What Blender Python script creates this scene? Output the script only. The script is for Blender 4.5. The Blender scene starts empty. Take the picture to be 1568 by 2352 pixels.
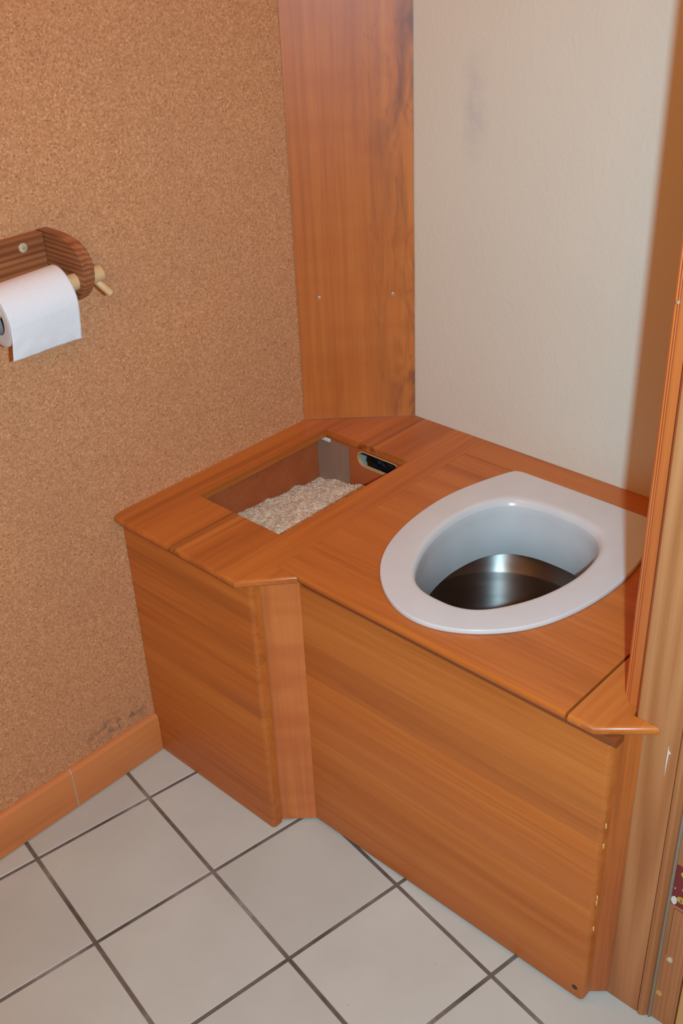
import bpy, bmesh, math, random
from mathutils import Vector, Matrix, noise
random.seed(7)
S = bpy.context.scene
C = S.collection

# ---------------------------------------------------------------- camera, world, lights, exposure
CAM = Vector((1.26568, -1.34870, 1.35085))
RIGHT = Vector((0.731176, 0.681030, -0.039744))
DOWN = Vector((0.326387, -0.400389, -0.856248))
FWD = Vector((-0.599043, 0.613096, -0.515034))
cd = bpy.data.cameras.new('camera'); co = bpy.data.objects.new('camera', cd); C.objects.link(co)
M = Matrix((RIGHT, -DOWN, -FWD)).transposed().to_4x4(); M.translation = CAM
co.matrix_world = M
cd.sensor_fit = 'VERTICAL'; cd.sensor_height = 36; cd.sensor_width = 24
cd.lens = 36 * 2470.3 / 2352; cd.clip_start = .02
S.camera = co
S.view_settings.view_transform = 'Standard'; S.view_settings.look = 'None'
S.view_settings.gamma = 1; S.view_settings.use_curve_mapping = False
S.view_settings.exposure = 0.0
wd = bpy.data.worlds.new('world'); S.world = wd; wd.use_nodes = True
bgn = wd.node_tree.nodes['Background']; bgn.inputs[0].default_value = (1, .40, .10, 1); bgn.inputs[1].default_value = .36

def light(name, kind, loc, power, col, **k):
    d = bpy.data.lights.new(name, kind); d.energy = power; d.color = col
    for a, v in k.items(): setattr(d, a, v)
    o = bpy.data.objects.new(name, d); o.location = loc; C.objects.link(o); return o
fl = light('camera_flash', 'SPOT', CAM + RIGHT * .088, 88, (.42, .77, 1.0), shadow_soft_size=.014, spot_size=math.radians(112), spot_blend=1.0)
fl.rotation_euler = FWD.to_track_quat('-Z', 'Y').to_euler()
light('ceiling_lamp_light', 'AREA', (.42, -.75, 2.36), 4.2, (1, .40, .09), size=.30)
hl = light('warm_fill_light', 'AREA', (1.75, -2.1, 2.0), 8, (1, .42, .12), size=.5)  # added fill behind the camera, not a real lamp; lifts low cork and panels
hl.rotation_euler = (Vector((.2, -.5, .4)) - hl.location).to_track_quat('-Z', 'Y').to_euler()

# ---------------------------------------------------------------- node materials
def mat(name):
    m = bpy.data.materials.new(name); m.use_nodes = True
    nt = m.node_tree; return m, nt, nt.nodes['Principled BSDF']
def nd(nt, t, **k):
    n = nt.nodes.new(t)
    for a, v in k.items():
        if a in n.inputs: n.inputs[a].default_value = v
        else: setattr(n, a, v)
    return n
def ramp(nt, src, stops, interp='LINEAR'):
    r = nt.nodes.new('ShaderNodeValToRGB'); r.color_ramp.interpolation = interp
    e = r.color_ramp.elements
    while len(e) < len(stops): e.new(.5)
    for i, (p, c) in enumerate(stops):
        e[i].position = p; e[i].color = (c[0], c[1], c[2], 1) if hasattr(c, '__len__') else (c, c, c, 1)
    nt.links.new(src, r.inputs[0]); return r.outputs[0]
def coords(nt, scale=(1, 1, 1), loc=(0, 0, 0), rot=(0, 0, 0)):
    t = nt.nodes.new('ShaderNodeTexCoord'); mp = nt.nodes.new('ShaderNodeMapping')
    nt.links.new(t.outputs['Object'], mp.inputs[0])
    mp.inputs['Scale'].default_value = scale; mp.inputs['Location'].default_value = loc; mp.inputs['Rotation'].default_value = rot
    return mp.outputs[0]
def noi(nt, vec, scale, detail=2, rough=.5, dist=0):
    n = nd(nt, 'ShaderNodeTexNoise'); nt.links.new(vec, n.inputs['Vector'])
    n.inputs['Scale'].default_value = scale; n.inputs['Detail'].default_value = detail
    n.inputs['Roughness'].default_value = rough; n.inputs['Distortion'].default_value = dist
    return n.outputs['Fac']
def math_(nt, op, a, b=None):
    n = nt.nodes.new('ShaderNodeMath'); n.operation = op
    for i, x in enumerate((a, b)):
        if x is None: continue
        if isinstance(x, (int, float)): n.inputs[i].default_value = x
        else: nt.links.new(x, n.inputs[i])
    return n.outputs[0]
def mix(nt, fac, a, b, mode='MIX'):
    n = nt.nodes.new('ShaderNodeMix'); n.data_type = 'RGBA'; n.blend_type = mode
    for sock, x in ((n.inputs[0], fac), (n.inputs[6], a), (n.inputs[7], b)):
        if isinstance(x, (int, float)): sock.default_value = x
        elif isinstance(x, tuple): sock.default_value = (*x, 1)
        else: nt.links.new(x, sock)
    return n.outputs[2]
def bump(nt, bsdf, h, strength, dist=.001):
    b = nd(nt, 'ShaderNodeBump'); b.inputs['Strength'].default_value = strength; b.inputs['Distance'].default_value = dist
    nt.links.new(h, b.inputs['Height']); nt.links.new(b.outputs[0], bsdf.inputs['Normal'])
def plain(name, col, rough=.5, metal=0, **k):
    m, nt, b = mat(name)
    b.inputs['Base Color'].default_value = (*col, 1); b.inputs['Roughness'].default_value = rough; b.inputs['Metallic'].default_value = metal
    v = coords(nt)
    h = noi(nt, v, 180, 3)
    nt.links.new(ramp(nt, h, [(.3, tuple(c * .93 for c in col)), (.7, tuple(min(1, c * 1.05) for c in col))]), b.inputs['Base Color'])
    bump(nt, b, h, k.get('bump', .05))
    return m

def wood(name, dark, mid, light_, axis='Y', seed=0., rough=.30, streak=.5, fig=0., tone=1.0, spec=.5, ringy=0., rdir='X', rmix=.4, centre=None, heart=None):
    """fine-grained varnished wood; grain runs along axis"""
    m, nt, b = mat(name)
    sc = {'X': (.035, 1, 1), 'Y': (1, .035, 1), 'Z': (1, 1, .035)}[axis]
    v = coords(nt, sc, (seed * 1.37, seed * .73, seed * 2.11))
    vw = coords(nt, tuple(x * 1. for x in sc), (seed * 2.37, seed * 1.13, seed))
    broad = noi(nt, v, 13, 2, .5, .8)
    lines = noi(nt, vw, 120, 6, .66, .4)
    fibre = noi(nt, coords(nt, tuple(.25 * x if x < 1 else 1 for x in sc), (seed, 0, seed)), 700, 2)
    val = math_(nt, 'ADD', math_(nt, 'MULTIPLY', broad, .50), math_(nt, 'ADD', math_(nt, 'MULTIPLY', lines, .38), math_(nt, 'MULTIPLY', fibre, .12)))
    if ringy:
        w = nd(nt, 'ShaderNodeTexWave'); w.wave_type = 'BANDS'
        w.bands_direction = rdir
        if centre:
            w.wave_type = 'RINGS'; w.rings_direction = 'SPHERICAL'
            vw = coords(nt, (1, 1, .05), (-centre[0], -centre[1], -centre[2] * .05))
        nt.links.new(vw, w.inputs['Vector']); w.inputs['Scale'].default_value = ringy; w.inputs['Distortion'].default_value = (2.5 if centre else 7) if axis == 'Z' else 5
        w.inputs['Detail'].default_value = 2; w.inputs['Detail Scale'].default_value = .8
        val = math_(nt, 'ADD', math_(nt, 'MULTIPLY', val, 1 - rmix), math_(nt, 'MULTIPLY', w.outputs['Fac'], rmix * .9))
    f = lambda c: tuple(x * tone for x in c)
    col = ramp(nt, val, [(.30, f(dark)), (.49, f(mid)), (.68, f(light_))])
    # dark heart-wood streaks, sparse
    st = noi(nt, coords(nt, tuple(.5 * x if x < 1 else x for x in sc), (seed * 3.1, seed, 4 + seed)), 26, 3, .6, .3)
    col = mix(nt, math_(nt, 'MULTIPLY', ramp(nt, st, [(.57, 0.), (.70, 1.)]), streak), col, f(tuple(x * k for x, k in zip(dark, (.55, .5, .5)))))
    if heart:
        tc = nt.nodes.new('ShaderNodeTexCoord'); sx = nd(nt, 'ShaderNodeSeparateXYZ'); nt.links.new(tc.outputs['Object'], sx.inputs[0])
        hm = math_(nt, 'MULTIPLY', ramp(nt, sx.outputs[0], [(.020, 0.), (.070, 1.)]), ramp(nt, noi(nt, coords(nt, (1, 1, .3), (3, 1, .9)), 19, 3, .6, 1.2), [(.44, 0.), (.66, .85)]))
        col = mix(nt, hm, col, heart)
        hl_ = noi(nt, coords(nt, (1, 1, .12), (5, 2, .4)), 24, 2, .5, 1.6)
        col = mix(nt, math_(nt, 'MULTIPLY', ramp(nt, sx.outputs[0], [(-.01, 0.), (.03, 1.)]), ramp(nt, math_(nt, 'ABSOLUTE', math_(nt, 'SUBTRACT', hl_, .5)), [(.0, .28), (.018, 0.)])), col, heart)
    if fig:
        fv = coords(nt, {'X': (1, .2, .2), 'Y': (.2, 1, .2), 'Z': (.25, .25, 1)}[axis], (seed, seed, seed))
        fg = noi(nt, fv, 22, 2, .5)
        col = mix(nt, math_(nt, 'MULTIPLY', ramp(nt, fg, [(.35, 1.), (.6, 0.)]), fig), col, f(tuple(x * k for x, k in zip(mid, (.8, .62, .55)))))
    nt.links.new(col, b.inputs['Base Color'])
    b.inputs['Roughness'].default_value = rough
    b.inputs['Specular IOR Level'].default_value = spec
    bump(nt, b, fibre, .06, .0006)
    return m

CH_D, CH_M, CH_L = (.34, .082, .013), (.53, .145, .023), (.62, .20, .036)
PN_D, PN_M, PN_L = (.32, .115, .032), (.46, .18, .06), (.55, .25, .095)
W = {}
W['y1'] = wood('cherry_grain_y_a', CH_D, CH_M, CH_L, 'Y', 1.3, .33, 0.42)
W['y2'] = wood('cherry_grain_y_b', CH_D, CH_M, CH_L, 'Y', 5.1, .33, .85)
W['y3'] = wood('cherry_grain_y_c', CH_D, CH_M, CH_L, 'Y', 8.7, .33, .7)
W['x1'] = wood('cherry_grain_x_a', CH_D, CH_M, CH_L, 'X', 2.2, .33, 0.21)
W['x2'] = wood('cherry_grain_x_b', CH_D, CH_M, CH_L, 'X', 4.6, .33, 0.3, tone=.95)
FR = [wood('cherry_front_%s' % 'abc'[i], tuple(x * 1.1 for x in CH_D), tuple(x * k for x, k in zip(CH_M, (1.0, 1.05, 1.1))), tuple(x * k for x, k in zip(CH_L, (1., 1.05, 1.15))), 'X', 3 + 2.7 * i, .45, .25, tone=t) for i, t in enumerate((.93, 1.02, .97))]
SD = [wood('cherry_side_%s' % 'abc'[i], CH_D, CH_M, CH_L, 'X', 13 + 3.1 * i, .45, .25, tone=t) for i, t in enumerate((.90, .95, 1.0))]
W['rail'] = wood('rail_wood_shaded', (.20, .045, .010), (.28, .07, .014), (.34, .09, .02), 'X', 8.2, .5, .2)  # cherry darkened to paint in the shade under the lid nose
W['z1'] = wood('cherry_upright', (.38, .11, .024), (.62, .18, .040), (.70, .23, .06), 'Z', 6.1, .35, .25, fig=.55)
W['z2'] = wood('cherry_upright_b', CH_D, CH_M, CH_L, 'Z', 9.4, .35, .45, fig=.25)
W['plank'] = wood('cherry_corner_plank', (.36, .085, .014), (.52, .152, .026), (.60, .20, .038), 'Z', 11.2, .42, .35, fig=.30, ringy=5, rmix=.06, heart=(.17, .055, .028))
W['inner'] = wood('box_plywood', (.34, .070, .018), (.42, .095, .026), (.48, .12, .035), 'X', 3.3, .5, .2)
W['ply'] = plain('cut_ply_edge', (.62, .40, .17), .6)
W['base'] = wood('skirting_wood', (.56, .185, .05), (.64, .22, .062), (.70, .25, .075), 'Y', 2.7, .42, .2)
W['pine'] = wood('worn_pine', PN_D, PN_M, PN_L, 'Z', 4.4, .5, .2, ringy=17, rmix=.22, centre=(-.016, -.008, .62))
W['pine2'] = wood('worn_pine_b', PN_D, PN_M, PN_L, 'Z', 7.9, .5, .5, tone=.93, ringy=50, rmix=.12)
W['yellow'] = wood('yellow_pine', (.5, .28, .08), (.62, .37, .12), (.7, .45, .17), 'Z', 1.9, .5, .2)
W['casing'] = wood('red_casing', (.42, .10, .022), (.60, .165, .038), (.68, .21, .055), 'Z', 2.9, .35, .3)
W['holdz'] = wood('holder_pine', (.15, .04, .013), (.34, .115, .04), (.48, .20, .09), 'Y', 2.1, .38, .2, ringy=34, rdir='Z', rmix=.17)
W['holdb'] = wood('holder_bracket', (.15, .045, .015), (.34, .12, .045), (.48, .21, .095), 'X', 6.6, .38, .2, ringy=48, rdir='Z', rmix=.17)
W['dowel'] = wood('pale_dowel', (.45, .25, .10), (.66, .42, .20), (.74, .52, .28), 'Y', 3.2, .45, .25)

def cork():
    m, nt, b = mat('cork')
    v = coords(nt)
    vo = nd(nt, 'ShaderNodeTexVoronoi'); nt.links.new(v, vo.inputs['Vector']); vo.inputs['Scale'].default_value = 360
    sep = nd(nt, 'ShaderNodeSeparateColor'); nt.links.new(vo.outputs['Color'], sep.inputs[0])
    vo2 = nd(nt, 'ShaderNodeTexVoronoi'); nt.links.new(v, vo2.inputs['Vector']); vo2.inputs['Scale'].default_value = 640
    sep2 = nd(nt, 'ShaderNodeSeparateColor'); nt.links.new(vo2.outputs['Color'], sep2.inputs[0])
    g = math_(nt, 'ADD', math_(nt, 'MULTIPLY', sep.outputs[0], .55), math_(nt, 'MULTIPLY', sep2.outputs[1], .45))
    col = ramp(nt, g, [(.0, (.34, .14, .06)), (.2, (.50, .218, .092)), (.5, (.59, .272, .118)), (.8, (.68, .335, .155)), (1., (.84, .46, .24))])
    sp = nd(nt, 'ShaderNodeTexVoronoi'); nt.links.new(v, sp.inputs['Vector']); sp.inputs['Scale'].default_value = 260
    s3 = nd(nt, 'ShaderNodeSeparateColor'); nt.links.new(sp.outputs['Color'], s3.inputs[0])
    dark = math_(nt, 'MULTIPLY', ramp(nt, s3.outputs[2], [(.93, 0.), (.97, 1.)]), ramp(nt, sp.outputs['Distance'], [(.25, 1.), (.5, 0.)]))
    col = mix(nt, math_(nt, 'MULTIPLY', dark, .45), col, (.12, .055, .03))
    big = noi(nt, v, 5, 3)
    col = mix(nt, ramp(nt, big, [(.35, .0), (.7, .22)]), col, (.44, .22, .12))
    # grey scuffs low down beside the box
    geo = nd(nt, 'ShaderNodeTexCoord')
    sx = nd(nt, 'ShaderNodeSeparateXYZ'); nt.links.new(geo.outputs['Object'], sx.inputs[0])
    dz = math_(nt, 'ABSOLUTE', math_(nt, 'SUBTRACT', sx.outputs[2], .108))
    dy = math_(nt, 'ABSOLUTE', math_(nt, 'ADD', sx.outputs[1], .625))
    msk = math_(nt, 'MULTIPLY', ramp(nt, dz, [(.0, 1.), (.035, 0.)]), ramp(nt, dy, [(.03, 1.), (.09, 0.)]))
    msk = math_(nt, 'MULTIPLY', msk, ramp(nt, noi(nt, v, 55, 3), [(.48, 0.), (.66, .75)]))
    col = mix(nt, msk, col, (.13, .09, .07))
    nt.links.new(col, b.inputs['Base Color']); b.inputs['Roughness'].default_value = .75; b.inputs['Specular IOR Level'].default_value = .25
    bump(nt, b, g, .25, .0008)
    return m
def plaster():
    m, nt, b = mat('cream_plaster')
    v = coords(nt)
    h = math_(nt, 'ADD', math_(nt, 'MULTIPLY', noi(nt, v, 170, 3, .55), .55), math_(nt, 'MULTIPLY', noi(nt, coords(nt, (1, 1, .6), (2, 0, 0), (0, .5, 0)), 38, 4, .6, 1.5), .8))
    col = ramp(nt, noi(nt, v, 6, 3), [(.3, (.70, .635, .51)), (.7, (.715, .65, .525))])
    sx = nd(nt, 'ShaderNodeSeparateXYZ'); t = nd(nt, 'ShaderNodeTexCoord'); nt.links.new(t.outputs['Object'], sx.inputs[0])
    dx = math_(nt, 'ABSOLUTE', math_(nt, 'SUBTRACT', sx.outputs[0], .262)); dz = math_(nt, 'ABSOLUTE', math_(nt, 'SUBTRACT', sx.outputs[2], 1.035))
    msk = math_(nt, 'MULTIPLY', ramp(nt, dx, [(.0, 1.), (.035, 0.)], 'EASE'), ramp(nt, dz, [(.02, 1.), (.11, 0.)], 'EASE'))
    msk = math_(nt, 'MULTIPLY', msk, ramp(nt, noi(nt, v, 30, 4), [(.35, .1), (.65, .55)]))
    col = mix(nt, msk, col, (.50, .47, .47))
    nt.links.new(col, b.inputs['Base Color']); b.inputs['Roughness'].default_value = .55
    bump(nt, b, h, .35, .0022)
    return m
def tile_mat():
    m, nt, b = mat('beige_tile')
    v = coords(nt)
    oi = nd(nt, 'ShaderNodeObjectInfo')
    col = ramp(nt, noi(nt, v, 7, 4, .6), [(.3, (.53, .53, .465)), (.7, (.585, .588, .52))])
    sp = noi(nt, v, 160, 2); col = mix(nt, ramp(nt, sp, [(.74, 0.), (.78, .5)]), col, (.36, .26, .17))
    bs = ramp(nt, oi.outputs['Random'], [(0, .94), (1, 1.03)])
    col = mix(nt, 1.0, col, bs, 'MULTIPLY')
    nt.links.new(col, b.inputs['Base Color']); b.inputs['Roughness'].default_value = .34
    bump(nt, b, noi(nt, v, 30, 3), .08, .001)
    return m
def grout_mat():
    m, nt, b = mat('grey_grout')
    v = coords(nt)
    col = ramp(nt, noi(nt, v, 9, 4, .65), [(.35, (.10, .075, .058)), (.55, (.19, .15, .125)), (.70, (.36, .30, .26))])
    nt.links.new(col, b.inputs['Base Color']); b.inputs['Roughness'].default_value = .9
    bump(nt, b, noi(nt, v, 300, 2), .4, .001); return m
def steel():
    m, nt, b = mat('brushed_steel')
    b.inputs['Base Color'].default_value = (.44, .40, .36, 1); b.inputs['Metallic'].default_value = 1
    n = noi(nt, coords(nt, (.3, .3, 1)), 60, 3)
    nt.links.new(ramp(nt, n, [(.3, .36), (.7, .41)]), b.inputs['Roughness'])
    b.inputs['Anisotropic'].default_value = 1.0; b.inputs['Anisotropic Rotation'].default_value = 0.25
    tg = nt.nodes.new('ShaderNodeTangent'); tg.direction_type = 'RADIAL'; tg.axis = 'Z'
    nt.links.new(tg.outputs[0], b.inputs['Tangent'])
    return m
def paper():
    m, nt, b = mat('toilet_paper')
    v = coords(nt)
    w = nd(nt, 'ShaderNodeTexVoronoi'); nt.links.new(v, w.inputs['Vector']); w.inputs['Scale'].default_value = 620
    b.inputs['Base Color'].default_value = (.76, .74, .74, 1); b.inputs['Roughness'].default_value = .9
    bump(nt, b, math_(nt, 'ADD', w.outputs['Distance'], math_(nt, 'MULTIPLY', noi(nt, v, 35, 2), 1.5)), .35, .0009); return m
def sawdust_mat():
    m, nt, b = mat('sawdust')
    v = coords(nt)
    vo = nd(nt, 'ShaderNodeTexVoronoi'); nt.links.new(v, vo.inputs['Vector']); vo.inputs['Scale'].default_value = 480
    s = nd(nt, 'ShaderNodeSeparateColor'); nt.links.new(vo.outputs['Color'], s.inputs[0])
    g = math_(nt, 'ADD', math_(nt, 'MULTIPLY', s.outputs[0], .5), math_(nt, 'MULTIPLY', noi(nt, v, 120, 4), .5))
    col = ramp(nt, g, [(.15, (.52, .37, .26)), (.5, (.76, .59, .43)), (.85, (.87, .72, .54))])
    nt.links.new(col, b.inputs['Base Color']); b.inputs['Roughness'].default_value = .9
    bump(nt, b, g, .8, .0015); return m
W['cork'] = cork(); W['plaster'] = plaster(); W['tile'] = tile_mat(); W['grout'] = grout_mat(); W['steel'] = steel()
W['paper'] = paper(); W['sawdust'] = sawdust_mat()
m, nt, b = mat('white_seat_plastic'); W['seat'] = m
b.inputs['Roughness'].default_value = .22
nt.links.new(ramp(nt, noi(nt, coords(nt), 20, 2), [(.3, (.66, .64, .62)), (.7, (.69, .67, .65))]), b.inputs['Base Color'])
W['white'] = plain('white_filler', (.75, .74, .70), .6)
W['filler'] = plain('grey_joint_filler', (.50, .50, .45), .7)
W['plughead'] = plain('dull_screw_head', (.50, .40, .30), .4, .5)
W['ceil'] = plain('ceiling_paint', (.75, .70, .62), .8)
W['brass'] = plain('zinc_screw', (.80, .74, .55), .3, .6)
W['darkhole'] = plain('dark_recess', (.02, .02, .018), .6)
W['bag'] = plain('black_plastic', (.012, .013, .016), .22, bump=.3)
W['film'] = wood('brown_tape_strip', (.26, .155, .10), (.30, .185, .12), (.34, .21, .14), 'Z', 2, .3, .2)
W['card'] = plain('cardboard_tube', (.30, .30, .30), .8)
W['seal'] = plain('grey_rubber_seal', (.27, .22, .16), .55)
W['red'] = plain('red_sticker', (.20, .018, .022), .4)
W['yel'] = plain('yellow_print', (.55, .40, .05), .4)
W['ink'] = plain('dark_print', (.03, .03, .02), .5)
W['glue'] = plain('dried_glue', (.75, .55, .18), .3)

# ---------------------------------------------------------------- mesh helpers
def link(name, bm, m, parent=None, smooth=False, kind=None, origin=None):
    bmesh.ops.recalc_face_normals(bm, faces=bm.faces[:])
    org = Vector(parent_loc(parent)) if parent else (Vector(origin) if origin else Vector((0, 0, 0)))
    bmesh.ops.translate(bm, verts=bm.verts[:], vec=-org)
    me = bpy.data.meshes.new(name); bm.to_mesh(me); bm.free()
    me.materials.append(m)
    o = bpy.data.objects.new(name, me); C.objects.link(o)
    if parent: o.parent = parent
    else: o.location = org
    if smooth:
        for p in me.polygons: p.use_smooth = True
        if smooth is not True: me.set_sharp_from_angle(angle=math.radians(smooth))
    if kind: o['kind'] = kind
    return o
def parent_loc(p):
    v = Vector(p.location)
    while p.parent: p = p.parent; v += p.location
    return v
def thing(name, label, cat, loc=(0, 0, 0), group=None, kind=None):
    o = bpy.data.objects.new(name, None); o.empty_display_size = .05; C.objects.link(o); o.location = loc
    if label: o['label'] = label
    if cat: o['category'] = cat
    if group: o['group'] = group
    if kind: o['kind'] = kind
    return o
def tag(o, label, cat, group=None):
    o['label'] = label; o['category'] = cat
    if group: o['group'] = group
    return o
def prism(poly, z0, z1, bev=.0004, rnd=(), r=.004, bot=True, vr=(), vrad=.006, bm=None):
    """vertical prism over poly; edges i->i+1 in rnd get a rounded nose, corners in vr are rounded"""
    bm = bm or bmesh.new(); n = len(poly)
    lo = [bm.verts.new((x, y, z0)) for x, y in poly]; hi = [bm.verts.new((x, y, z1)) for x, y in poly]
    bm.faces.new(lo[::-1]); bm.faces.new(hi)
    for i in range(n): bm.faces.new((lo[i], lo[(i + 1) % n], hi[(i + 1) % n], hi[i]))
    bm.verts.index_update()
    key = {}
    E = []
    for i in range(n):
        if i in rnd:
            E.append(bm.edges.get((hi[i], hi[(i + 1) % n])))
            if bot: E.append(bm.edges.get((lo[i], lo[(i + 1) % n])))
    V = [bm.edges.get((lo[i], hi[i])) for i in vr]
    small = []
    if bev:
        small = [bm.edges.get((hi[i], hi[(i + 1) % n])) for i in range(n) if i not in rnd]
    if V:
        bmesh.ops.bevel(bm, geom=V, offset=vrad, segments=5, profile=.5, affect='EDGES', clamp_overlap=True)
        # re-find the rounded outline edges by position
        E = [e for e in bm.edges if abs(e.verts[0].co.z - e.verts[1].co.z) < 1e-7 and e.is_manifold and outline(e, poly, rnd, vr)]
        if not bot: E = [e for e in E if e.verts[0].co.z > (z0 + z1) / 2]
        small = []
    E = [e for e in E if e and e.is_valid]
    if E: bmesh.ops.bevel(bm, geom=E, offset=r, segments=5, profile=.5, affect='EDGES', clamp_overlap=True)
    small = [e for e in small if e and e.is_valid]
    if small: bmesh.ops.bevel(bm, geom=small, offset=bev, segments=1, profile=.5, affect='EDGES', clamp_overlap=True)
    return bm
def outline(e, poly, rnd, vr):
    if not any(len(f.verts) == 4 and abs(f.normal.z) < .5 for f in e.link_faces): return False
    mid = (e.verts[0].co + e.verts[1].co) / 2; n = len(poly)
    for i in rnd:
        a = Vector(poly[i]); b = Vector(poly[(i + 1) % n]); d = b - a; L = d.length; d /= L
        q = Vector((mid.x, mid.y)) - a; t = q.dot(d); w = abs(q.x * d.y - q.y * d.x)
        if -.001 < t < L + .001 and w < .0035: return True
    return False
def box(x0, x1, y0, y1, z0, z1, bev=.0, seg=2, bm=None):
    bm = bm or bmesh.new()
    r = bmesh.ops.create_cube(bm, size=1)
    for v in r['verts']:
        v.co = Vector((x0 + (v.co.x + .5) * (x1 - x0), y0 + (v.co.y + .5) * (y1 - y0), z0 + (v.co.z + .5) * (z1 - z0)))
    if bev:
        es = list({e for v in r['verts'] for e in v.link_edges})
        bmesh.ops.bevel(bm, geom=es, offset=bev, segments=seg, profile=.5, affect='EDGES', clamp_overlap=True)
    return bm
def sweep(profile, a, b, along='X', bm=None):
    """closed profile of 2D points extruded from a to b along an axis; X: (y,z)  Y: (x,z)"""
    bm = bm or bmesh.new()
    f = (lambda p, t: (t, p[0], p[1])) if along == 'X' else (lambda p, t: (p[0], t, p[1]))
    A = [bm.verts.new(f(p, a)) for p in profile]; B = [bm.verts.new(f(p, b)) for p in profile]
    n = len(profile)
    for i in range(n): bm.faces.new((A[i], A[(i + 1) % n], B[(i + 1) % n], B[i]))
    bm.faces.new(A[::-1]); bm.faces.new(B)
    return bm
def cyl(p0, p1, r, seg=24, bev=0, bm=None, r2=None):
    bm = bm or bmesh.new(); p0 = Vector(p0); p1 = Vector(p1); d = p1 - p0
    q = d.to_track_quat('Z', 'Y'); rings = []
    L = d.length
    prof = [(0, r)] if not bev else [(0, r - bev), (bev * .3, r - bev * .3), (bev, r)]
    re = r if r2 is None else r2
    prof += [(L, re)] if not bev else [(L - bev, re), (L - bev * .3, re - bev * .3), (L, re - bev)]
    for h, rr in prof:
        rings.append([bm.verts.new(p0 + q @ Vector((rr * math.cos(2 * math.pi * k / seg), rr * math.sin(2 * math.pi * k / seg), h))) for k in range(seg)])
    for A, B in zip(rings, rings[1:]):
        for k in range(seg): bm.faces.new((A[k], A[(k + 1) % seg], B[(k + 1) % seg], B[k]))
    bm.faces.new(rings[0][::-1]); bm.faces.new(rings[-1])
    return bm
def ringfill(outer, inner, to3, d, bm=None):
    """flat plate with a hole: outer/inner 2D loops, to3 maps to 3D, d = thickness vector"""
    bm = bm or bmesh.new(); E = []
    for loop in (outer, inner):
        vs = [bm.verts.new(to3(p)) for p in loop]
        E += [bm.edges.new((vs[i], vs[(i + 1) % len(vs)])) for i in range(len(vs))]
    g = bmesh.ops.triangle_fill(bm, use_beauty=True, edges=E)
    fs = [f for f in g['geom'] if isinstance(f, bmesh.types.BMFace)]
    ex = bmesh.ops.extrude_face_region(bm, geom=fs)
    bmesh.ops.translate(bm, verts=[v for v in ex['geom'] if isinstance(v, bmesh.types.BMVert)], vec=Vector(d))
    for f in fs:
        if f.is_valid: pass
    return bm
def catmull(pts, n=12):
    out = []; N = len(pts)
    for i in range(N):
        p0, p1, p2, p3 = [Vector(pts[(i + k - 1) % N]) for k in range(4)]
        for j in range(n):
            t = j / n
            out.append(.5 * ((2 * p1) + (p2 - p0) * t + (2 * p0 - 5 * p1 + 4 * p2 - p3) * t * t + (3 * p1 - p0 - 3 * p2 + p3) * t ** 3))
    return out

H = .4968; T = .0125; ZB = H - T
# ---------------------------------------------------------------- the room
def struct(name, bm, m, **k): return link(name, bm, m, kind='structure', **k)
struct('wall_left', box(-.1, 0, -1.9, .1, -.03, 2.4), W['cork'])
struct('wall_back', box(0, .95, 0, .1, -.03, 2.4), W['plaster'])
struct('wall_right', box(.843, .945, -.40, 0, -.03, 2.4), W['plaster'])
struct('ceiling', box(-.1, 1.05, -1.9, .1, 2.4, 2.45), W['ceil'])

floor = struct('floor', box(0, 2.2, -1.9, 0, -.03, -.0016), W['grout'])
TA = -.1575; E1 = Vector((math.cos(TA), math.sin(TA))); E2 = Vector((-math.sin(TA), math.cos(TA))); TX, TY, PT = .0517, -.8436, .205
def tw(u, v): return (Vector((E2.x * u + E2.y * v, E1.x * u + E1.y * v)) * PT) + Vector((TX, TY))
def clip(poly, f):
    out = []
    for i in range(len(poly)):
        a, b = poly[i], poly[(i + 1) % len(poly)]; fa, fb = f(a), f(b)
        if fa >= 0: out.append(a)
        if (fa >= 0) != (fb >= 0): out.append(a + (b - a) * (fa / (fa - fb)))
    return out
g = .0031 / PT
for i in range(-6, 5):
    for j in range(-2, 9):
        q = [tw(i + g, j + g), tw(i + 1 - g, j + g), tw(i + 1 - g, j + 1 - g), tw(i + g, j + 1 - g)]
        for f in (lambda p: p.x - .002, lambda p: -.002 - p.y, lambda p: 1.9 - p.x, lambda p: p.y + 1.85):
            if len(q) > 2: q = clip(q, f)
        if len(q) < 3: continue
        ar = abs(sum(q[k].x * q[(k + 1) % len(q)].y - q[(k + 1) % len(q)].x * q[k].y for k in range(len(q)))) / 2
        if ar < .0004: continue
        # tiles wholly beneath the box are hidden
        if all(p.x < .80 and p.y > -.45 for p in q): continue
        bm = prism([(p.x, p.y) for p in q], -.006, 0, bev=.0009)
        link('tile', bm, W['tile'], floor)

# skirting with two boards and a white filled joint
sk = thing('baseboard_left', None, None, (0, -.7325, 0), kind='structure')
def skirt(y0, y1):
    pr = [(.0005, .002), (.0105, .002), (.0105, .074), (.0098, .077), (.0078, .0795), (.005, .081), (.0005, .081)]
    return sweep(pr, y0, y1, 'Y')
link('board', skirt(-.7318, -.5500), W['base'], sk, smooth=35)
link('board', skirt(-1.85, -.7336), W['base'], sk, smooth=35)
link('joint_filler', sweep([(.0005, .002), (.0098, .002), (.0098, .076), (.005, .0815), (.0005, .0815)], -.7336, -.7318, 'Y'), W['filler'], sk)

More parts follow.
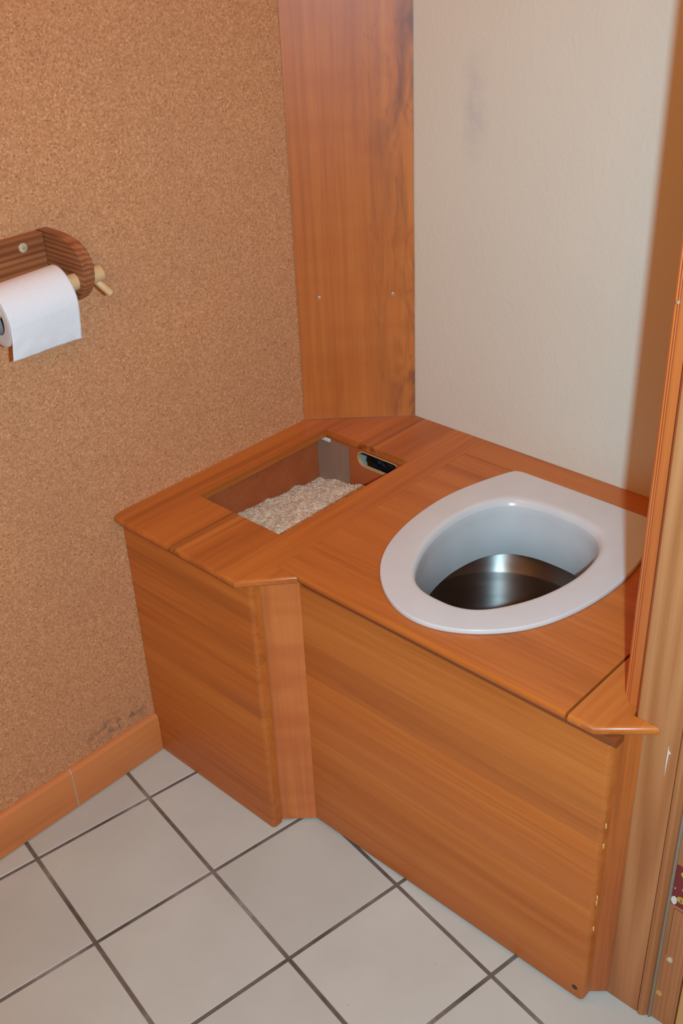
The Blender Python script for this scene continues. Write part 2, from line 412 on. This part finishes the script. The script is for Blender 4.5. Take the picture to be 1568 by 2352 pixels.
# diagonal plank closing the corner
pl = thing('corner_plank', 'tall varnished reddish wooden plank set diagonally across the corner between cork and cream wall', 'plank', (.07, -.07, H))
a = Vector((0.0012, -.1383)); b2 = Vector((.1454, -.0012)); nrm = Vector((.69, -.72)).normalized()
seg = 40; bm = bmesh.new(); rows = []
for k in range(seg + 1):
    z = H + .0005 + (2.395 - H) * k / seg
    w = .0012 * noise.noise(Vector((0, 0, z * 6)))
    c = [a, b2 + (b2 - a).normalized() * w, b2 + Vector((-.018, 0)), a + Vector((0, .018))]
    rows.append([bm.verts.new((p.x, min(p.y, -.0008), z)) for p in c])
for A, B in zip(rows, rows[1:]):
    for k in range(4): bm.faces.new((A[k], A[(k + 1) % 4], B[(k + 1) % 4], B[k]))
bm.faces.new(rows[0][::-1]); bm.faces.new(rows[-1])
link('board', bm, W['plank'], pl)
for p in ((.028, -.1117, .7245), (.1184, -.0257, .7260)):
    p = Vector(p); n3 = Vector((nrm.x, nrm.y, 0))
    bm = cyl(p - n3 * .001, p + n3 * .0010, .0033, 16, .0005)
    cyl(p + n3 * .0009, p + n3 * .0013, .0016, 8, bm=bm)
    link('screw', bm, W['plughead'], pl, smooth=40)

# ---------------------------------------------------------------- door frame at the right
df = thing('door_1', None, None, (.90, -.44, 0), kind='structure')
YP = -.451
def zpr(poly, z0, z1, m, nm, par, **k): return link(nm, prism(poly, z0, z1, **k), m, par, smooth=35)
zpr([(.8465, -.40), (.8465, -.4475), (.850, YP), (.9042, YP), (.9042, -.40)], .0005, 2.1, W['pine'], 'jamb_board', df, bev=0)
zpr([(.9048, -.40), (.9048, YP + .001), (.9060, YP - .0012), (.9105, YP - .0018), (.9150, YP + .0015), (.9178, -.4450), (.9178, -.40)], .0005, 2.1, W['pine2'], 'stop_strip', df, bev=0)
zpr([(.9180, -.44), (.9180, -.4462), (.9192, -.4478), (.9210, -.4478), (.9222, -.4462), (.9222, -.44)], .0005, 2.1, W['seal'], 'door_seal', df, bev=0)
zpr([(.9180, -.40), (.9180, -.4435), (.9225, -.4440), (.9535, -.4440), (.9535, -.40)], .0005, 2.1, W['pine2'], 'rebate_board', df, bev=0)
zpr([(.9550, -.36), (.9550, -.4425), (.9565, -.4445), (1.03, -.4445), (1.03, -.36)], .0005, 2.1, W['yellow'], 'outer_casing', df, bev=0)
def yface(poly, y, th, m, nm, par, lab=None):   # little flat plate lying on a face that looks towards -Y
    bm = bmesh.new()
    A = [bm.verts.new((x, y, z)) for x, z in poly]; B = [bm.verts.new((x, y - th, z)) for x, z in poly]; n = len(poly)
    for i in range(n): bm.faces.new((A[i], A[(i + 1) % n], B[(i + 1) % n], B[i]))
    bm.faces.new(A[::-1]); bm.faces.new(B)
    o = link(nm, bm, m, par)
    if lab: o['label'] = lab
    return o
def oval(cx, cz, rx, rz, n=20): return [(cx + rx * math.cos(2 * math.pi * k / n), cz + rz * math.sin(2 * math.pi * k / n)) for k in range(n)]
def blob(cx, cz, rx, rz, sd, n=16):
    return [(cx + rx * (1 + .35 * noise.noise(Vector((k * 1.3, sd, 0)))) * math.cos(2 * math.pi * k / n), cz + rz * (1 + .35 * noise.noise(Vector((k * 1.3, sd, 5)))) * math.sin(2 * math.pi * k / n)) for k in range(n)]
st = yface([(.9226, .2300), (.9500, .2300), (.9500, .2990), (.9226, .2990)], -.4441, .0008, W['red'], 'sticker', df, 'worn dark red sticker with yellow dots')
for cz in (.2890, .2450):
    yface(oval(.9345, cz - .001, .0056, .0052), -.4449, .0004, W['yel'], 'yellow_dot', st)
yface(blob(.9258, .2378, .0038, .0072, 9), -.4449, .0003, W['white'], 'torn_patch', st)
yface(blob(.9248, .2590, .0007, .0014, 5), -.4449, .0003, W['white'], 'torn_patch', st)
for cz, s in ((.2873, '2'), (.2430, '2')):
    cu = bpy.data.curves.new('printed_figure', 'FONT'); cu.body = s; cu.size = .0075; cu.extrude = .0001; cu.materials.append(W['ink'])
    cu.align_x = 'CENTER'; cu.align_y = 'CENTER'
    o = bpy.data.objects.new('tmp', cu); C.objects.link(o); dg = bpy.context.evaluated_depsgraph_get()
    me = bpy.data.meshes.new_from_object(o.evaluated_get(dg)); bpy.data.objects.remove(o)
    o = bpy.data.objects.new('printed_figure', me); C.objects.link(o); o.parent = st
    o.rotation_euler = (math.pi / 2, 0, 0); o.location = Vector((.9345, -.4454, cz)) - parent_loc(st)
for x, z in ((.9340, .1300), (.9380, .2640)):
    bm = cyl((x, -.4438, z), (x, -.4462, z), .0042, 16, .0006)
    cyl((x, -.446, z), (x, -.4466, z), .0015, 8, bm=bm)
    link('screw', bm, W['brass'], df, smooth=40)
bm = bmesh.new(); box(.9275, .9279, -.4444, -.4440, .135, .224, bm=bm); box(.9275, .948, -.4444, -.4440, .2236, .2240, bm=bm)
link('plate_recess_line', bm, W['darkhole'], df)
link('knot', cyl((.9275, -.4438, .055), (.9275, -.4446, .055), .0045, 14), W['yellow'], df)
bm = bmesh.new()
yf = YP - .0001
for poly in ([(.8915, .478), (.8925, .471), (.8955, .4675), (.8930, .466), (.8925, .452), (.8918, .430), (.8912, .452)],):
    A = [bm.verts.new((x, yf, z)) for x, z in poly]; B = [bm.verts.new((x, yf - .0003, z)) for x, z in poly]; n = len(poly)
    for i in range(n): bm.faces.new((A[i], A[(i + 1) % n], B[(i + 1) % n], B[i]))
    bm.faces.new(A[::-1]); bm.faces.new(B)
link('splinter', bm, W['white'], df)['label'] = 'white chipped splinter'

# red moulded casing standing on the box top
cs = [(.8425, -.36), (.8160, -.36), (.8160, -.4195), (.8172, -.4232), (.8205, -.4262), (.8215, -.4255), (.8232, -.4278), (.8252, -.4302), (.8262, -.4295), (.8278, -.4318), (.8300, -.4362), (.8325, -.4372), (.8425, -.4372)]
tr = link('trim_1', prism(cs, H + .0005, 2.1, bev=0), W['casing'], None, smooth=25, kind='structure', origin=(.83, -.4, H + .0005))
bm = cyl((.8270, -.4300, .985), (.8248, -.4330, .985), .0018, 10)
link('screw', bm, W['brass'], tr)

# ---------------------------------------------------------------- the composting-toilet box
cab = thing('toilet_box', 'large varnished orange-brown wooden toilet box with chamfered corners filling the corner on the tiles', 'toilet box', (.42, -.25, 0))
X0, X1, Y0, Y1 = .0597, .2472, -.4386, -.1419; YF = -.5667; XN = .3033; YL = -.5004; YS = -.0624; XR = .7835
G = .00012
def topb(poly, m, nm='top_board', **k):
    return link(nm, prism(poly, ZB, H, bev=.00025, **k), m, cab, smooth=40)
topb([(.0006, YF + .0085), (.0018, YF + .0040), (.0045, YF + .0012), (.0090, YF), (X0 - G, YF), (X0 - G, Y0), (X0 - G, Y1), (X0 - G, -.0830), (.0006, -.1390)], W['y1'], rnd=(0, 1, 2, 3, 5), r=.0050)
topb([(X0 + G, YF), (X1 - G, YF), (X1 - G, Y0), (X0 + G, Y0)], W['y2'], rnd=(0,), r=.0055)
topb([(X1 + G, YF), (.2845, YF), (.3450, YL - .001), (XN - G, YL - .001), (XN - G, -.0006), (X1 + G, -.0006)], W['y3'], rnd=(0, 1), r=.0045)
topb([(X0 + G, Y1), (X1 - G, Y1), (X1 - G, -.0006), (.1454, -.0006), (X0 + G, -.0830)], W['y2'])
topb([(XN + G, YS + .001), (.8424, YS + .001), (.8424, -.0006), (XN + G, -.0006)], W['x2'])
# right-hand end piece with its pointed corner
topb([(XR + .0035, YL), (.8218, YL), (.8795, YP - .0008), (.8455, YP - .0008), (.8424, -.438), (.8424, YS + .0005), (XR + .0035, YS + .0005)], W['y1'], rnd=(0, 1), r=.0055)

# seat outline (plan) and hole
SX = .5355
half = [(0, -.4775), (.029, -.4735), (.055, -.4630), (.081, -.4460), (.106, -.4220), (.127, -.3930), (.145, -.3530), (.158, -.3000), (.1635, -.2400), (.161, -.1900), (.151, -.1400), (.136, -.0900), (.1295, -.0740), (.1190, -.0640), (.0700, -.0628), (0, -.0625)]
outer = [(SX - 1 * x, y) for x, y in half] + [(SX + x, y) for x, y in half[-2:0:-1]]
ih = [(0, -.4190), (.030, -.4160), (.055, -.4020), (.077, -.3720), (.096, -.3300), (.107, -.2850), (.1095, -.2400), (.101, -.1900), (.078, -.1540), (.042, -.1370), (0, -.1330)]
IX = .5345
inner = [(IX - x, y) for x, y in ih] + [(IX + x, y) for x, y in ih[-2:0:-1]]
oc = catmull(outer, 10); ic = catmull(inner, 10)
CX, CY = .536, -.275
def resample(loop, n=128):
    c = Vector((CX, CY)); out = []
    for k in range(n):
        t = 2 * math.pi * k / n; d = Vector((math.cos(t), math.sin(t))); best = None
        for i in range(len(loop)):
            p, q = loop[i] - c, loop[(i + 1) % len(loop)] - c; e = q - p
            den = d.x * e.y - d.y * e.x
            if abs(den) < 1e-12: continue
            s = (p.x * e.y - p.y * e.x) / den; u = (p.x * d.y - p.y * d.x) / den
            if s > 0 and -1e-6 <= u <= 1 + 1e-6 and (best is None or s > best): best = s
        out.append(c + d * best)
    return out
NR = 160
ro, ri = resample(oc, NR), resample(ic, NR)
hole = [(c.x, c.y) for c in [Vector((CX, CY)) + (p - Vector((CX, CY))) * 1.09 for p in ri]][::4]

# hinged lid with grain across and a rounded front nose; the hole takes the seat
lidE = [(XN + .0006, YL + .008), (XR, YL + .008), (XR, YS - .0016), (XN + .0006, YS - .0016)]
bm = ringfill(lidE, hole, lambda p: (p[0], p[1], H), (0, 0, -T))
nose = [(YL + .008, H - .0)] + [(YL + .0062 - .0062 * math.sin(math.pi * t / 10), H - .0062 + .0062 * math.cos(math.pi * t / 10)) for t in range(11)] + [(YL + .008, H - T)]
sweep(nose, XN + .0006, XR, 'X', bm)
lid = link('seat_lid', bm, W['x1'], cab, smooth=40); lid['label'] = 'wide hinged lid board carrying the white seat'

def boards(x0, x1, y, th, zs, mats, nm='board', rr=.004, par=None, ends=True):
    o = thing(par, None, None, Vector(((x0 + x1) / 2, y, 0)) - cab.location); o.parent = cab
    for i, (z0, z1) in enumerate(zip(zs, zs[1:])):
        bm = bmesh.new()
        # plan profile with rounded right end
        n = 6; P = [(x0, y), (x1 - rr, y)] + [(x1 - rr + rr * math.sin(t * math.pi / 2 / n), y + rr - rr * math.cos(t * math.pi / 2 / n)) for t in range(1, n + 1)] + [(x1, y + th), (x0, y + th)]
        prism(P, z0 + (.00015 if i else 0), z1 - .00015, bev=.00015, bm=bm)
        link(nm, bm, mats[i % len(mats)], o, smooth=35)
    return o
boards(.0008, .2967, -.5494, .018, [.0015, .235, .34, ZB - .0003], SD, par='side_panel', rr=.006)
boards(.3235, .8420, -.4888, .018, [.005, .187, .310, .4715], FR, par='front_panel', rr=.006)
link('chamfer_panel', prism([(.2845, -.5378), (.3350, -.4893), (.3350, -.4780), (.3225, -.4700), (.275, -.5300)], .004, ZB - .0003, bev=0), W['z1'], cab, smooth=35)
link('chamfer_panel', prism([(.8270, -.4840 + .002), (.8600, -.4522), (.8460, -.4520), (.8270, -.4690)], .004, ZB - .0003, bev=0), W['z2'], cab, smooth=35)
prl = [(-.4890, .4735), (-.4902, .4755), (-.4905, .479), (-.4905, ZB - .0003), (-.472, ZB - .0003), (-.472, .472), (-.488, .472)]
link('rail', sweep(prl, .3470, .8462), W['rail'], cab, smooth=40)
# glue squeeze-out in the right-hand joint
bm = bmesh.new()
for z in (.335, .300, .205, .195, .145):
    cyl((.8428, -.4822, z), (.8425, -.4822, z + .008), .0010, 8, .0005, bm=bm)
link('glue_beads', bm, W['glue'], cab, smooth=True)['kind'] = 'stuff'
# dark dowel plug low in the corner of the front
link('wood_plug', cyl((.829, -.4880, .0225), (.829, -.4894, .0225), .0042, 14, .0005), W['ink'], cab)['label'] = 'dark round plug'

# ---------------------------------------------------------------- sawdust container in the opening
bx = thing('sawdust_container', 'brown plywood container sunk in the box top, with an oval hand slot in its back', 'container', (.15, -.30, .18))
BX0, BX1, BY0, BY1, BZ0, BZ1 = .0350, .2650, -.4600, -.1419, .18, ZB - .0012
link('wall_panel', box(BX0 - .009, BX0, BY0 - .009, BY1 + .006, BZ0, BZ1), W['inner'], bx)
link('wall_panel', box(BX1, BX1 + .009, BY0 - .009, BY1 + .006, BZ0, BZ1), W['inner'], bx)
link('wall_panel', box(BX0, BX1, BY0 - .009, BY0, BZ0, BZ1), W['inner'], bx)
link('bottom_panel', box(BX0, BX1, BY0, BY1, BZ0, BZ0 + .008), W['inner'], bx)
def stadium(cx, cz, hw, hh, n=10):
    P = []
    for k in range(n + 1): t = -math.pi / 2 + math.pi * k / n; P.append((cx + hw - hh + hh * math.cos(t), cz + hh * math.sin(t)))
    for k in range(n + 1): t = math.pi / 2 + math.pi * k / n; P.append((cx - hw + hh + hh * math.cos(t), cz + hh * math.sin(t)))
    return P
sl = stadium(.1800, .4660, .0480, .0145)
bm = ringfill([(BX0, BZ0), (BX1, BZ0), (BX1, BZ1), (BX0, BZ1)], sl, lambda p: (p[0], BY1 + .0002, p[1]), (0, .006, 0))
link('back_panel', bm, W['inner'], bx)
bm = bmesh.new(); sl2 = stadium(.1800, .4660, .0470, .0135)
L = [[bm.verts.new((p[0], y, p[1])) for p in s] for s, y in ((stadium(.18, .466, .0488, .0153), BY1 - .0002), (sl2, BY1 - .0004), (sl2, BY1 + .0060), (sl, BY1 + .0060))]
for A, B in zip(L, L[1:]):
    for k in range(len(A)): bm.faces.new((A[k], A[(k + 1) % len(A)], B[(k + 1) % len(A)], B[k]))
link('slot_edge', bm, W['ply'], bx, smooth=30)['label'] = 'pale sawn edge of the hand slot'
link('tape_strip', box(BX0 + .0005, .1120, BY1 - .0012, BY1 - .0003, .36, .4795), W['film'], bx)['label'] = 'dull brown tape strip in the back corner'
link('pale_pad', box(.0380, .0700, BY1 - .006, BY1 - .0014, .4770, .4830, .001), W['white'], bx)['label'] = 'small white pad at the top of the strip'
# black bag behind the slot
bm = bmesh.new()
bmesh.ops.create_grid(bm, x_segments=40, y_segments=24, size=.5)
for v in bm.verts:
    u, w = v.co.x, v.co.y
    d = noise.noise(Vector((u * 9, w * 4, 1))) * .006 + noise.noise(Vector((u * 21, w * 8, 3))) * .002
    v.co = Vector((.186 + u * .10, -.1230 + d + .04 * u * u, .462 + w * .040))
ex = bmesh.ops.extrude_face_region(bm, geom=bm.faces[:])
bmesh.ops.translate(bm, verts=[v for v in ex['geom'] if isinstance(v, bmesh.types.BMVert)], vec=(0, .008, 0))
tag(link('plastic_bag', bm, W['bag'], None, smooth=True, origin=(.186, -.12, .445)), 'crumpled glossy black plastic showing through the oval hand slot', 'bag')
# the sawdust
bm = bmesh.new(); NX, NY = 90, 120; grid = {}
def sz(x, y):
    f = (x - BX0) / (BX1 - BX0); h = -y - .142
    z = .392 + .205 * (x - BX0) + .085 * min(h, .2) - .10 * max(0, h - .2)
    z += .007 * noise.noise(Vector((x * 22, y * 22, 0))) + .0035 * noise.noise(Vector((x * 70, y * 70, 2))) + .0016 * noise.noise(Vector((x * 230, y * 230, 4)))
    return min(z, .478)
for i in range(NX + 1):
    for j in range(NY + 1):
        x = BX0 + .0004 + (BX1 - BX0 - .0008) * i / NX; y = BY0 + .0004 + (BY1 - BY0 - .0018) * j / NY
        grid[i, j] = bm.verts.new((x, y, sz(x, y)))
for i in range(NX):
    for j in range(NY): bm.faces.new((grid[i, j], grid[i + 1, j], grid[i + 1, j + 1], grid[i, j + 1]))
rnd = random.Random(3)
for k in range(9000):
    x = rnd.uniform(BX0 + .004, BX1 - .004); y = rnd.uniform(BY0 + .004, BY1 - .005); c = Vector((x, y, sz(x, y) + rnd.uniform(0, .0014)))
    a1 = Vector((rnd.gauss(0, 1), rnd.gauss(0, 1), rnd.gauss(0, .5))).normalized(); b1 = a1.cross(Vector((rnd.gauss(0, 1), rnd.gauss(0, 1), 1))).normalized()
    l, w = rnd.uniform(.0006, .0022), rnd.uniform(.0004, .0009)
    bm.faces.new([bm.verts.new(c + a1 * l * s + b1 * w * t) for s, t in ((-1, -1), (1, -1), (1, 1), (-1, 1))])
sd = link('sawdust', bm, W['sawdust'], None, kind='stuff', origin=(.15, -.30, .39))
tag(sd, 'heap of pale pinkish-beige sawdust lying in the brown container', 'sawdust')

# ---------------------------------------------------------------- white seat with collar
seat = thing('toilet_insert', 'glossy white plastic toilet seat with deep collar, lying on the wooden lid', 'toilet seat', (CX, -.28, H))
bm = bmesh.new(); rings = []
prof = [(.012, H + .0004, 0), (0, H + .0006, 0), (-.0004, H + .0024, 0), (.002, H + .0048, 0), (.008, H + .0066, 0), (.02, H + .0072, 0), (.05, H + .0073, 0), (.4, H + .0073, 0), (.80, H + .0073, 0), (.85, H + .0071, 0), (.90, H + .0062, 0), (.935, H + .0045, 0), (.965, H + .0018, 0), (.988, H - .0030, 0), (.998, H - .009, 0), (1, H - .016, 0), (1, H - .035, 0), (1.0, .4065, 0), (.985, .4050, 0), (.95, .4062, 0), (.95, H - .010, 0), (.90, H - .0005, 0), (.90, H + .0004, 0)]
for t, z, _ in prof:
    rings.append([bm.verts.new((p.x + (q.x - p.x) * t, p.y + (q.y - p.y) * t, z)) for p, q in zip(ro, ri)])
rings.append(rings[0])
for A, B in zip(rings, rings[1:]):
    for k in range(NR): bm.faces.new((A[k], A[(k + 1) % NR], B[(k + 1) % NR], B[k]))
# the collar is a part of its own: split by height
col_f = [f for f in bm.faces if f.calc_center_median().z < H - .004]
bm2 = bmesh.new(); vm = {}
for f in col_f:
    bm2.faces.new([vm.setdefault(v, bm2.verts.new(v.co)) if v in vm else vm.setdefault(v, bm2.verts.new(v.co)) for v in f.verts])
bmesh.ops.delete(bm2, geom=[v for v in bm2.verts if not v.link_faces], context='VERTS')
bmesh.ops.delete(bm, geom=col_f, context='FACES_ONLY')
bmesh.ops.delete(bm, geom=[v for v in bm.verts if not v.link_faces], context='VERTS')
link('seat_ring', bm, W['seat'], seat, smooth=True)
link('collar', bm2, W['seat'], seat, smooth=True)

# ---------------------------------------------------------------- steel bucket
bk = thing('steel_bucket', 'round brushed stainless steel bucket standing inside the box under the white seat', 'bucket', (.536, -.277, .003))
BR = .150
def lathe(prof, c, n=96, bm=None, close=True):
    bm = bm or bmesh.new(); R = [[bm.verts.new((c[0] + r * math.cos(2 * math.pi * k / n), c[1] + r * math.sin(2 * math.pi * k / n), z)) for k in range(n)] for r, z in prof]
    for A, B in zip(R, R[1:]):
        for k in range(n): bm.faces.new((A[k], A[(k + 1) % n], B[(k + 1) % n], B[k]))
    bm.faces.new(R[0][::-1]); bm.faces.new(R[-1])
    return bm
link('body', lathe([(BR - .0075, .003), (BR - .002, .010), (BR, .412), (BR - .0008, .412), (BR - .0010, .372), (BR - .0016, .371), (BR - .0016, .368), (BR - .001, .367), (BR - .0030, .014), (BR - .008, .0060)], (.536, -.277)), W['steel'], bk, smooth=50)
bm = bmesh.new(); n = 96
R = []
for k in range(n):
    t = 2 * math.pi * k / n; R.append([bm.verts.new((.536 + (BR + .0022 * math.cos(s)) * math.cos(t), -.277 + (BR + .0022 * math.cos(s)) * math.sin(t)  , .4125 + .0022 * math.sin(s))) for s in [2 * math.pi * j / 8 for j in range(8)]])
for k in range(n):
    for j in range(8): bm.faces.new((R[k][j], R[(k + 1) % n][j], R[(k + 1) % n][(j + 1) % 8], R[k][(j + 1) % 8]))
link('rim', bm, W['steel'], bk, smooth=True)

# ---------------------------------------------------------------- toilet roll holder
hd = thing('toilet_roll_holder', 'wooden toilet roll holder with rounded side bracket, screwed to the cork wall', 'toilet roll holder', (0, -.68, .86))
link('back_board', box(.0006, .0167, -.782, -.6052, .884, .9555, .0012), W['holdz'], hd)
prof = [(.0006, .956), (.0167, .9562), (.0405, .9556), (.0560, .9538), (.0715, .9500), (.0820, .9445), (.0895, .9380), (.0945, .9290), (.0970, .9180), (.0970, .9090), (.0945, .8990), (.0900, .8915), (.0845, .8846), (.0740, .8753), (.055, .866), (.030, .858), (.0006, .855)]
def bracket(y0, y1):
    bm = bmesh.new(); n = len(prof)
    hc = stadium(.0700, .9000, .0125, .0124, 8)
    bm = ringfill(prof, hc, lambda p: (p[0], y0, p[1]), (0, y1 - y0, 0))
    rim = [e for e in bm.edges if len(e.link_faces) == 2 and abs(e.verts[0].co.y - e.verts[1].co.y) < 1e-6 and e.calc_face_angle(0) > .8 and abs(e.verts[0].co.y - y1) < 1e-6 and min((Vector((v.co.x, v.co.z)) - Vector((.07, .90))).length for v in e.verts) > .016 and max(v.co.x for v in e.verts) > .012]
    bmesh.ops.bevel(bm, geom=rim, offset=.0045, segments=3, profile=.5, affect='EDGES', clamp_overlap=True)
    return bm
link('side_bracket', bracket(-.6050, -.5865), W['holdb'], hd, smooth=35)
link('side_bracket', bracket(-.7825, -.8010), W['holdb'], hd, smooth=35)
bm = cyl((.0165, -.638, .9425), (.0185, -.638, .9425), .0065, 20, .0008)
for r_ in (0, math.pi / 2):
    c_ = box(-.0028, .0028, -.0007, .0007, -.0003, .0003)
    c_.transform(Matrix.Translation((.0187, -.638, .9425)) @ Matrix.Rotation(math.pi / 2, 4, 'Y') @ Matrix.Rotation(r_ + .4, 4, 'Z'))
    me = bpy.data.meshes.new('t'); c_.to_mesh(me); c_.free(); bm.from_mesh(me); bpy.data.meshes.remove(me)
link('screw', bm, W['brass'], hd, smooth=40)
D0 = Vector((.0500, -.815, .884)); D1 = Vector((.0770, -.5660, .9020))
dw = link('dowel', cyl(D0, D1, .0113, 32, .0012), W['dowel'], hd, smooth=40)
pm = D0.lerp(D1, .945)
link('pin', cyl(pm + Vector((0, .002, -.004)), pm + Vector((.0120, .0175, -.0270)), .0050, 14, .0006), W['dowel'], dw, smooth=40)

# ---------------------------------------------------------------- toilet roll
tr_ = thing('toilet_roll', 'half-used white toilet paper roll with a loose sheet hanging down, on the wooden dowel', 'toilet roll', (.05, -.668, .84))
RA = Vector((.0505, -.7150, .8770)); RB = Vector((.0570, -.6165, .8830)); RR = .0385
ax = (RB - RA).normalized(); ex_ = Vector((1, 0, 0)); ex_ = (ex_ - ax * ex_.dot(ax)).normalized(); ez = ex_.cross(ax)
if ez.z < 0: ez = -ez
def rp(t, ang, r): return RA.lerp(RB, t) + ex_ * r * math.cos(ang) + ez * r * math.sin(ang)
bm = bmesh.new(); n = 72; R = []
for t, r in ((0, .0225), (0, .030), (0, RR - .001), (.008, RR), (.5, RR), (.992, RR), (1, RR - .001), (1, .0225)):
    R.append([bm.verts.new(rp(t, 2 * math.pi * k / n, r)) for k in range(n)])
R.append(R[0])
for A, B in zip(R, R[1:]):
    for k in range(n): bm.faces.new((A[k], A[(k + 1) % n], B[(k + 1) % n], B[k]))
link('paper_roll', bm, W['paper'], tr_, smooth=40)
bm = bmesh.new(); R = []
for t, r in ((.002, .0224), (.998, .0224), (.998, .0216), (.002, .0216)):
    R.append([bm.verts.new(rp(t, 2 * math.pi * k / 48, r)) for k in range(48)])
R.append(R[0])
for A, B in zip(R, R[1:]):
    for k in range(48): bm.faces.new((A[k], A[(k + 1) % 48], B[(k + 1) % 48], B[k]))
link('core_tube', bm, W['card'], tr_, smooth=40)
# loose sheet: over the top, down the front
bm = bmesh.new(); path = []
for k in range(26): path.append(('a', math.radians(120 - 120 * k / 25)))
nd_ = 22
NW = 40; rows = []
for kk in range(26 + nd_):
    row = []
    for j in range(NW + 1):
        t = j / NW
        tt = .002 + .996 * t
        if kk < 26:
            p = rp(tt, path[kk][1], RR + .0006 + .0004 * math.sin(kk * .25))
        else:
            d = (kk - 25) / nd_; Ld = .054 - .006 * (1 - t)
            p = rp(tt, 0, RR + .0010)
            wv = .0022 * math.sin(t * 5 + 1) * d + .0012 * noise.noise(Vector((t * 6, d * 3, 0))) * d
            p = p + Vector((-.0045 * d * d - .002 * d + wv, -.0035 * d * (1 - t) + .0, -Ld * d))
            if kk == 25 + nd_: p.z += .0006 * noise.noise(Vector((t * 60, 0, 0)))
        row.append(bm.verts.new(p))
    rows.append(row)
for A, B in zip(rows, rows[1:]):
    for k in range(NW): bm.faces.new((A[k], A[k + 1], B[k + 1], B[k]))
sh = link('hanging_sheet', bm, W['paper'], tr_, smooth=True)
md = sh.modifiers.new('thick', 'SOLIDIFY'); md.thickness = .0004
# torn shred beneath
bm = bmesh.new(); bmesh.ops.create_icosphere(bm, subdivisions=2, radius=.003)
for v in bm.verts: v.co = Vector((v.co.x * .5 + .0012, v.co.y * .8 - .6345, v.co.z * 1.6 + .7955)) + Vector((0, noise.noise(v.co * 900) * .002, 0))
tag(link('paper_shred', bm, W['paper'], None, origin=(0.001, -.6345, .795)), 'tiny white shred stuck to the cork just below the hanging sheet', 'scrap')
